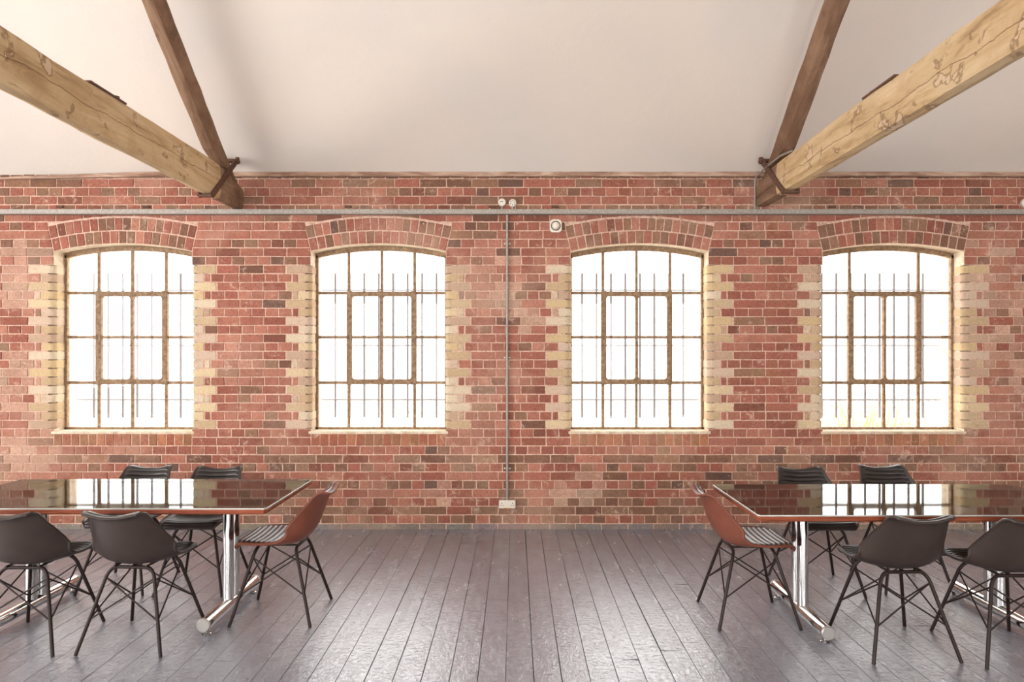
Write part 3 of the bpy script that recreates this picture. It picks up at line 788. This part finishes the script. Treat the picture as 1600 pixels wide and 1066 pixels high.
def sounder(px, py, lab):
    x, z = (px-805)/180, 1.54+(550-py)/180
    root = empty('alarm_sounder', (x, YW, z)); tag(root, lab, 'alarm')
    m = MB(); r = .052; pts = []
    for cx_, cz_, a0 in ((1, 1, 0), (-1, 1, 90), (-1, -1, 180), (1, -1, 270)):
        for k in range(6): a = math.radians(a0+k*18); pts.append((cx_*.020+math.cos(a)*.032, cz_*.024+math.sin(a)*.032))
    m.prism(pts[::-1], -.034, .004); m.build('housing', [WHP], root, fixn=True)
    m = MB(); m.lathe([(.043, .033), (.043, .037), (.038, .040), (.034, .0375)], MY, 28); m.build('dark_ring', [GRP], root, smooth=True)
    m = MB(); m.lathe([(.033, .03), (.033, .045), (.028, .055), (.018, .061), (.006, .063)], MY, 28); m.build('dome', [WHP], root, smooth=True)
sounder(868, 354, 'round alarm sounder in a white square housing above the third window')
x, z = (1600-805)/180, 1.54+(550-318)/180
m = MB(); m.lathe([(.034, -.003), (.04, .0), (.04, .026), (.03, .034), (.01, .036)], Matrix.Translation((x+.005, YW, z)) @ MY, 24)
tag(m.build('round_fitting', [WHP], smooth=True), 'round white fitting above the trunking at the right edge', 'fitting')

# ------------------------------------------------------------------ tables
def table(x, y, lx, ly, h, bx, by, bdx, lab, rz=0):
    root = empty('conference_table', (x, y, 0), rz); tag(root, lab, 'table', None)
    def slab_(x0, x1, z0, z1, w2, ins):
        c = .012; hx, hy = lx/2-ins, ly/2-ins; pts = []
        for sx, sy in ((1, -1), (1, 1), (-1, 1), (-1, -1)):
            a = (sx*hx, sy*(hy-c)); b = (sx*(hx-c), sy*hy)
            pts += ([b, a] if sx*sy < 0 else [a, b])
        return pts
    P = slab_(0, 0, 0, 0, 0, 0); n = len(P)
    m = MB(); lv = [(h-.036, .012), (h-.030, .004), (h-.011, .0), (h-.007, .002)]
    V = []
    for z, i_ in lv:
        for (a, b) in P: V.append((a*(1-i_/(lx/2)), b*(1-i_/(ly/2)), z))
    F = [tuple(range(n))[::-1]]
    for l in range(len(lv)-1):
        for k in range(n): k2 = (k+1) % n; F.append((l*n+k, l*n+k2, (l+1)*n+k2, (l+1)*n+k))
    m.add(V, F, 1); m.add(V[-n:], [tuple(range(n))], 0); m.build('tabletop', [TABW, EDGE], root)
    m = MB(); V = [(a, b, h-.0068) for a, b in P]+[(a, b, h-.0008) for a, b in P]+[(a*.9985, b*.9965, h) for a, b in P]
    F = [tuple(range(n))[::-1], tuple(range(2*n, 3*n))] + [(l*n+k, l*n+(k+1) % n, (l+1)*n+(k+1) % n, (l+1)*n+k) for l in (0, 1) for k in range(n)]
    m.add(V, F); m.m = [0, 0]+[1]*(len(F)-2); m.build('glass_sheet', [TGL, GED], root)
    for sx in (-1, 1):
        xx = bx+sx*bdx-x
        b = MB(); zt = .062; hl = .36; by_ = by-y
        b.tube([(xx, by_-hl, zt), (xx, by_+hl, zt)], .036, 28); bo = b.build('base_tube', [CHR], root, smooth=True)
        for sy in (-1, 1):
            c = MB(); c.tube([(xx, by_+sy*(hl-.004), zt), (xx, by_+sy*(hl+.006), zt), (xx, by_+sy*(hl+.010), zt)], [.0375, .0375, .033], 28); c.build('end_cap', [BRU], bo, smooth=True)
            c = MB(); c.lathe([(.024, 0), (.026, .004), (.020, .010), (.007, .012), (.007, .034)], Matrix.Translation((xx, by_+sy*(hl-.035), 0)), 20); c.build('levelling_foot', [CHR], root, smooth=True)
            c = MB(); c.tube([(xx, by_+sy*.042, zt+.02), (xx, by_+sy*.042, h-.04)], .031, 24); c.build('post', [CHR], root, smooth=True)
        c = MB(); c.box((xx-.03, by_-.30, h-.062), (xx+.03, by_+.26, h-.036), bev=.004); c.build('top_bracket', [CHR], root)
    return root
TGL, t, p = mat('tinted_table_glass', srgb(150, 160, 150), .02)
TGL = GLS.copy(); TGL.name = 'table_glass'
for n_ in TGL.node_tree.nodes:
    if n_.type == 'BSDF_TRANSPARENT': n_.inputs['Color'].default_value = (.9, .9, .88, 1)
    if n_.type == 'BSDF_GLOSSY': n_.inputs['Roughness'].default_value = .035
    if n_.type == 'FRESNEL': n_.inputs['IOR'].default_value = 2.0
GED, _, _ = mat('ground_glass_edge', srgb(190, 196, 190), .25, .3)
table(-2.24, 3.99, 1.87, .82, .72, -2.262, 4.05, .578, 'long brown table with glass top and chrome legs at the left')
table(2.135, 3.83, 1.83, .80, .72, 2.21, 3.95, .565, 'long brown table with glass top and chrome legs at the right')

# ------------------------------------------------------------------ chairs
CTR = [(.222, .432), (.212, .448), (.175, .455), (.09, .447), (0, .440), (-.07, .438), (-.125, .450), (-.168, .485), (-.200, .54), (-.224, .60), (-.243, .652), (-.257, .694), (-.272, .716), (-.296, .718)]
def cat(P, t):
    n = len(P)-1; f = max(0, min(.9999, t))*n; i = int(f); f -= i
    p0, p1, p2, p3 = P[max(i-1, 0)], P[i], P[i+1], P[min(i+2, n)]
    return tuple(.5*((2*p1[k])+(-p0[k]+p2[k])*f+(2*p0[k]-5*p1[k]+4*p2[k]-p3[k])*f*f+(-p0[k]+3*p1[k]-3*p2[k]+p3[k])*f**3) for k in range(len(p1)))
HW = [(.165,), (.178,), (.198,), (.218,), (.226,), (.228,), (.226,), (.222,), (.210,), (.192,), (.172,), (.162,), (.155,), (.140,)]
OFF = [(-.006,), (.0,), (.010,), (.020,), (.032,), (.052,), (.080,), (.100,), (.096,), (.078,), (.058,), (.042,), (.028,), (.018,)]
# arc-length table
_pts = [cat(CTR, i/200) for i in range(201)]; _s = [0]
for a, b in zip(_pts, _pts[1:]): _s.append(_s[-1]+math.hypot(b[0]-a[0], b[1]-a[1]))
def tparam(s):
    s *= _s[-1]
    for i in range(200):
        if _s[i+1] >= s: return (i+(s-_s[i])/max(1e-9, _s[i+1]-_s[i]))/200
    return 1
def surf(u, s, off):
    t = tparam(s); y, z = cat(CTR, t); y2, z2 = cat(CTR, min(1, t+.004)); y1, z1 = cat(CTR, max(0, t-.004))
    ty, tz = y2-y1, z2-z1; l = math.hypot(ty, tz); ny, nz = tz/l, -ty/l      # inward normal
    hw = cat(HW, t)[0]; of = cat(OFF, t)[0]; au = abs(u)
    k = of*au**2.4
    # top edge: corners a little higher than the middle
    up = .012*max(0, (s-.75)/.25)*(au**2)*(1-.9*au**5)
    tl = -ny*0
    bx = hw*u*(1-.05*au**4)
    # section slope for a proper thickness direction
    dk = of*2.4*au**1.4/hw*(1 if u > 0 else -1); nn = math.sqrt(1+dk*dk)
    oy, oz, ox = ny*off/nn, nz*off/nn, -dk*off/nn
    return Vector((bx+ox, y+ny*k+oy, z+nz*k+oz+up))
def shell(u0, s0, s1, o_in, o_out, nu, ns, ribs=0, ribh=0):
    V = []; 
    for layer in (0, 1):
        for j in range(ns+1):
            s = s0+(s1-s0)*j/ns
            for i in range(nu+1):
                u = -u0+2*u0*i/nu
                o = o_in if layer == 0 else o_out
                if layer == 0 and ribs:
                    o += ribh*(abs(math.sin(math.pi*ribs*j/ns))**.55)
                    e = min(1, (1-abs(u)/u0)*8); o = o_out+(o-o_out)*max(.15, math.sqrt(e)) if e < 1 else o
                V.append(surf(u, s, o))
    F = []; w_ = nu+1; L1 = (ns+1)*w_
    for j in range(ns):
        for i in range(nu):
            a = j*w_+i; F.append((a, a+1, a+w_+1, a+w_)); a += L1; F.append((a, a+w_, a+w_+1, a+1))
    for j in range(ns):
        for i in (0, nu):
            a = j*w_+i; q = (a, a+w_, a+w_+L1, a+L1); F.append(q if i == 0 else q[::-1])
    for i in range(nu):
        for j in (0, ns):
            a = j*w_+i; q = (a, a+L1, a+L1+1, a+1); F.append(q if j == 0 else q[::-1])
    m = MB(); m.add(V, F); return m
GROUP = 'metal-legged bucket chairs around the tables'
def make_chair(mo, mi, lab, loc, rz):
    root = empty('dining_chair', (*loc, 0), rz); tag(root, lab, 'chair', GROUP)
    sh = shell(1.0, 0, 1, 0, -.012, 22, 64).build('seat_shell', [mo], root, smooth=True, fixn=True)
    rm = MB(); pts = []
    for i in range(45): pts.append(surf(-1, i/44, -.006))
    for i in range(1, 23): pts.append(surf(-1+2*i/22, 1, -.006))
    for i in range(1, 45): pts.append(surf(1, 1-i/44, -.006))
    for i in range(1, 22): pts.append(surf(1-2*i/22, 0, -.006))
    pts.append(pts[0]); rm.tube(pts, .0082, 8, caps=False); rm.build('rim_piping', [mo], sh, smooth=True)
    shell(.93, .03, .97, .003, .0, 20, 156, 22, .009).build('ribbed_padding', [mi], root, smooth=True, fixn=True)
    zt = .416
    tops = {}; feet = {}
    for sx in (-1, 1):
        for sy in (-1, 1):
            f = Vector((sx*(.222 if sy < 0 else .215), sy*.228, 0)); k = Vector((sx*.128, sy*.125, .372))
            feet[sx, sy] = f; tops[sx, sy] = k
            pts = [f, f.lerp(k, .5), k.copy()]
            for a in (.25, .5, .75, 1.0):
                e = Vector((sx*.085, sy*.112, zt)); c1 = Vector((sx*.113, sy*.113, zt-.006))
                pts.append((1-a)**2*k + 2*a*(1-a)*c1 + a*a*e)
            pts.append(Vector((0, sy*.112, zt)))
            m = MB(); m.tube(pts, .0092, 10); m.build('leg', [LEGM], root, smooth=True)
    for sx in (-1, 1):
        m = MB(); m.tube([(sx*.085, -.125, zt+.008), (sx*.085, .16, zt+.008)], .006, 8); m.build('seat_rail', [LEGM], root, smooth=True)
    def at(k, z): f = feet[k]; t_ = tops[k]; return f.lerp(t_, z/.372)
    ks = [(-1, -1), (1, -1), (1, 1), (-1, 1)]
    for i in range(4):
        a, b = ks[i], ks[(i+1) % 4]
        for p_, q_ in ((a, b), (b, a)):
            m = MB(); m.tube([at(p_, .165), at(q_, .365)], .0042, 8); m.build('brace_rod', [LEGM], root, smooth=True)
    return root
def copy_tree(o, parent=None):
    c = o.copy(); C.objects.link(c); c.parent = parent
    for ch in list(o.children): copy_tree(ch, c)
    return c
R = math.radians
blk = make_chair(BLK, BLKI, 'dark leather chair seen from behind, beside the left table\'s near chrome foot', (-1.996, 3.678), R(-3))
for lab, loc, rz in [
    ('dark leather chair seen from behind, cut by the left edge of the photo', (-2.56, 3.67), R(1)),
    ('dark ribbed chair behind the left table, the left one of its two', (-2.568, 4.54), R(180)),
    ('dark ribbed chair behind the left table, the one nearer the red chair', (-2.06, 4.51), R(181)),
    ('dark leather chair seen from behind, whole in view before the right table', (1.98, 3.60), R(2)),
    ('dark leather chair seen from behind, cut by the right edge of the photo', (2.51, 3.54), R(0)),
    ('dark ribbed chair behind the right table, the one nearer the red chair', (1.975, 4.49), R(180)),
    ('dark ribbed chair behind the right table, the right one of its two', (2.575, 4.565), R(179))]:
    c = copy_tree(blk); c.location = (*loc, 0); c.rotation_euler.z = rz; c['label'] = lab
red = make_chair(TAN, TANI, 'tan red leather chair at the right end of the left table', (-1.373, 4.035), R(90))
c = copy_tree(red); c.location = (1.354, 3.99, 0); c.rotation_euler.z = R(-90); c['label'] = 'tan red leather chair at the left end of the right table'
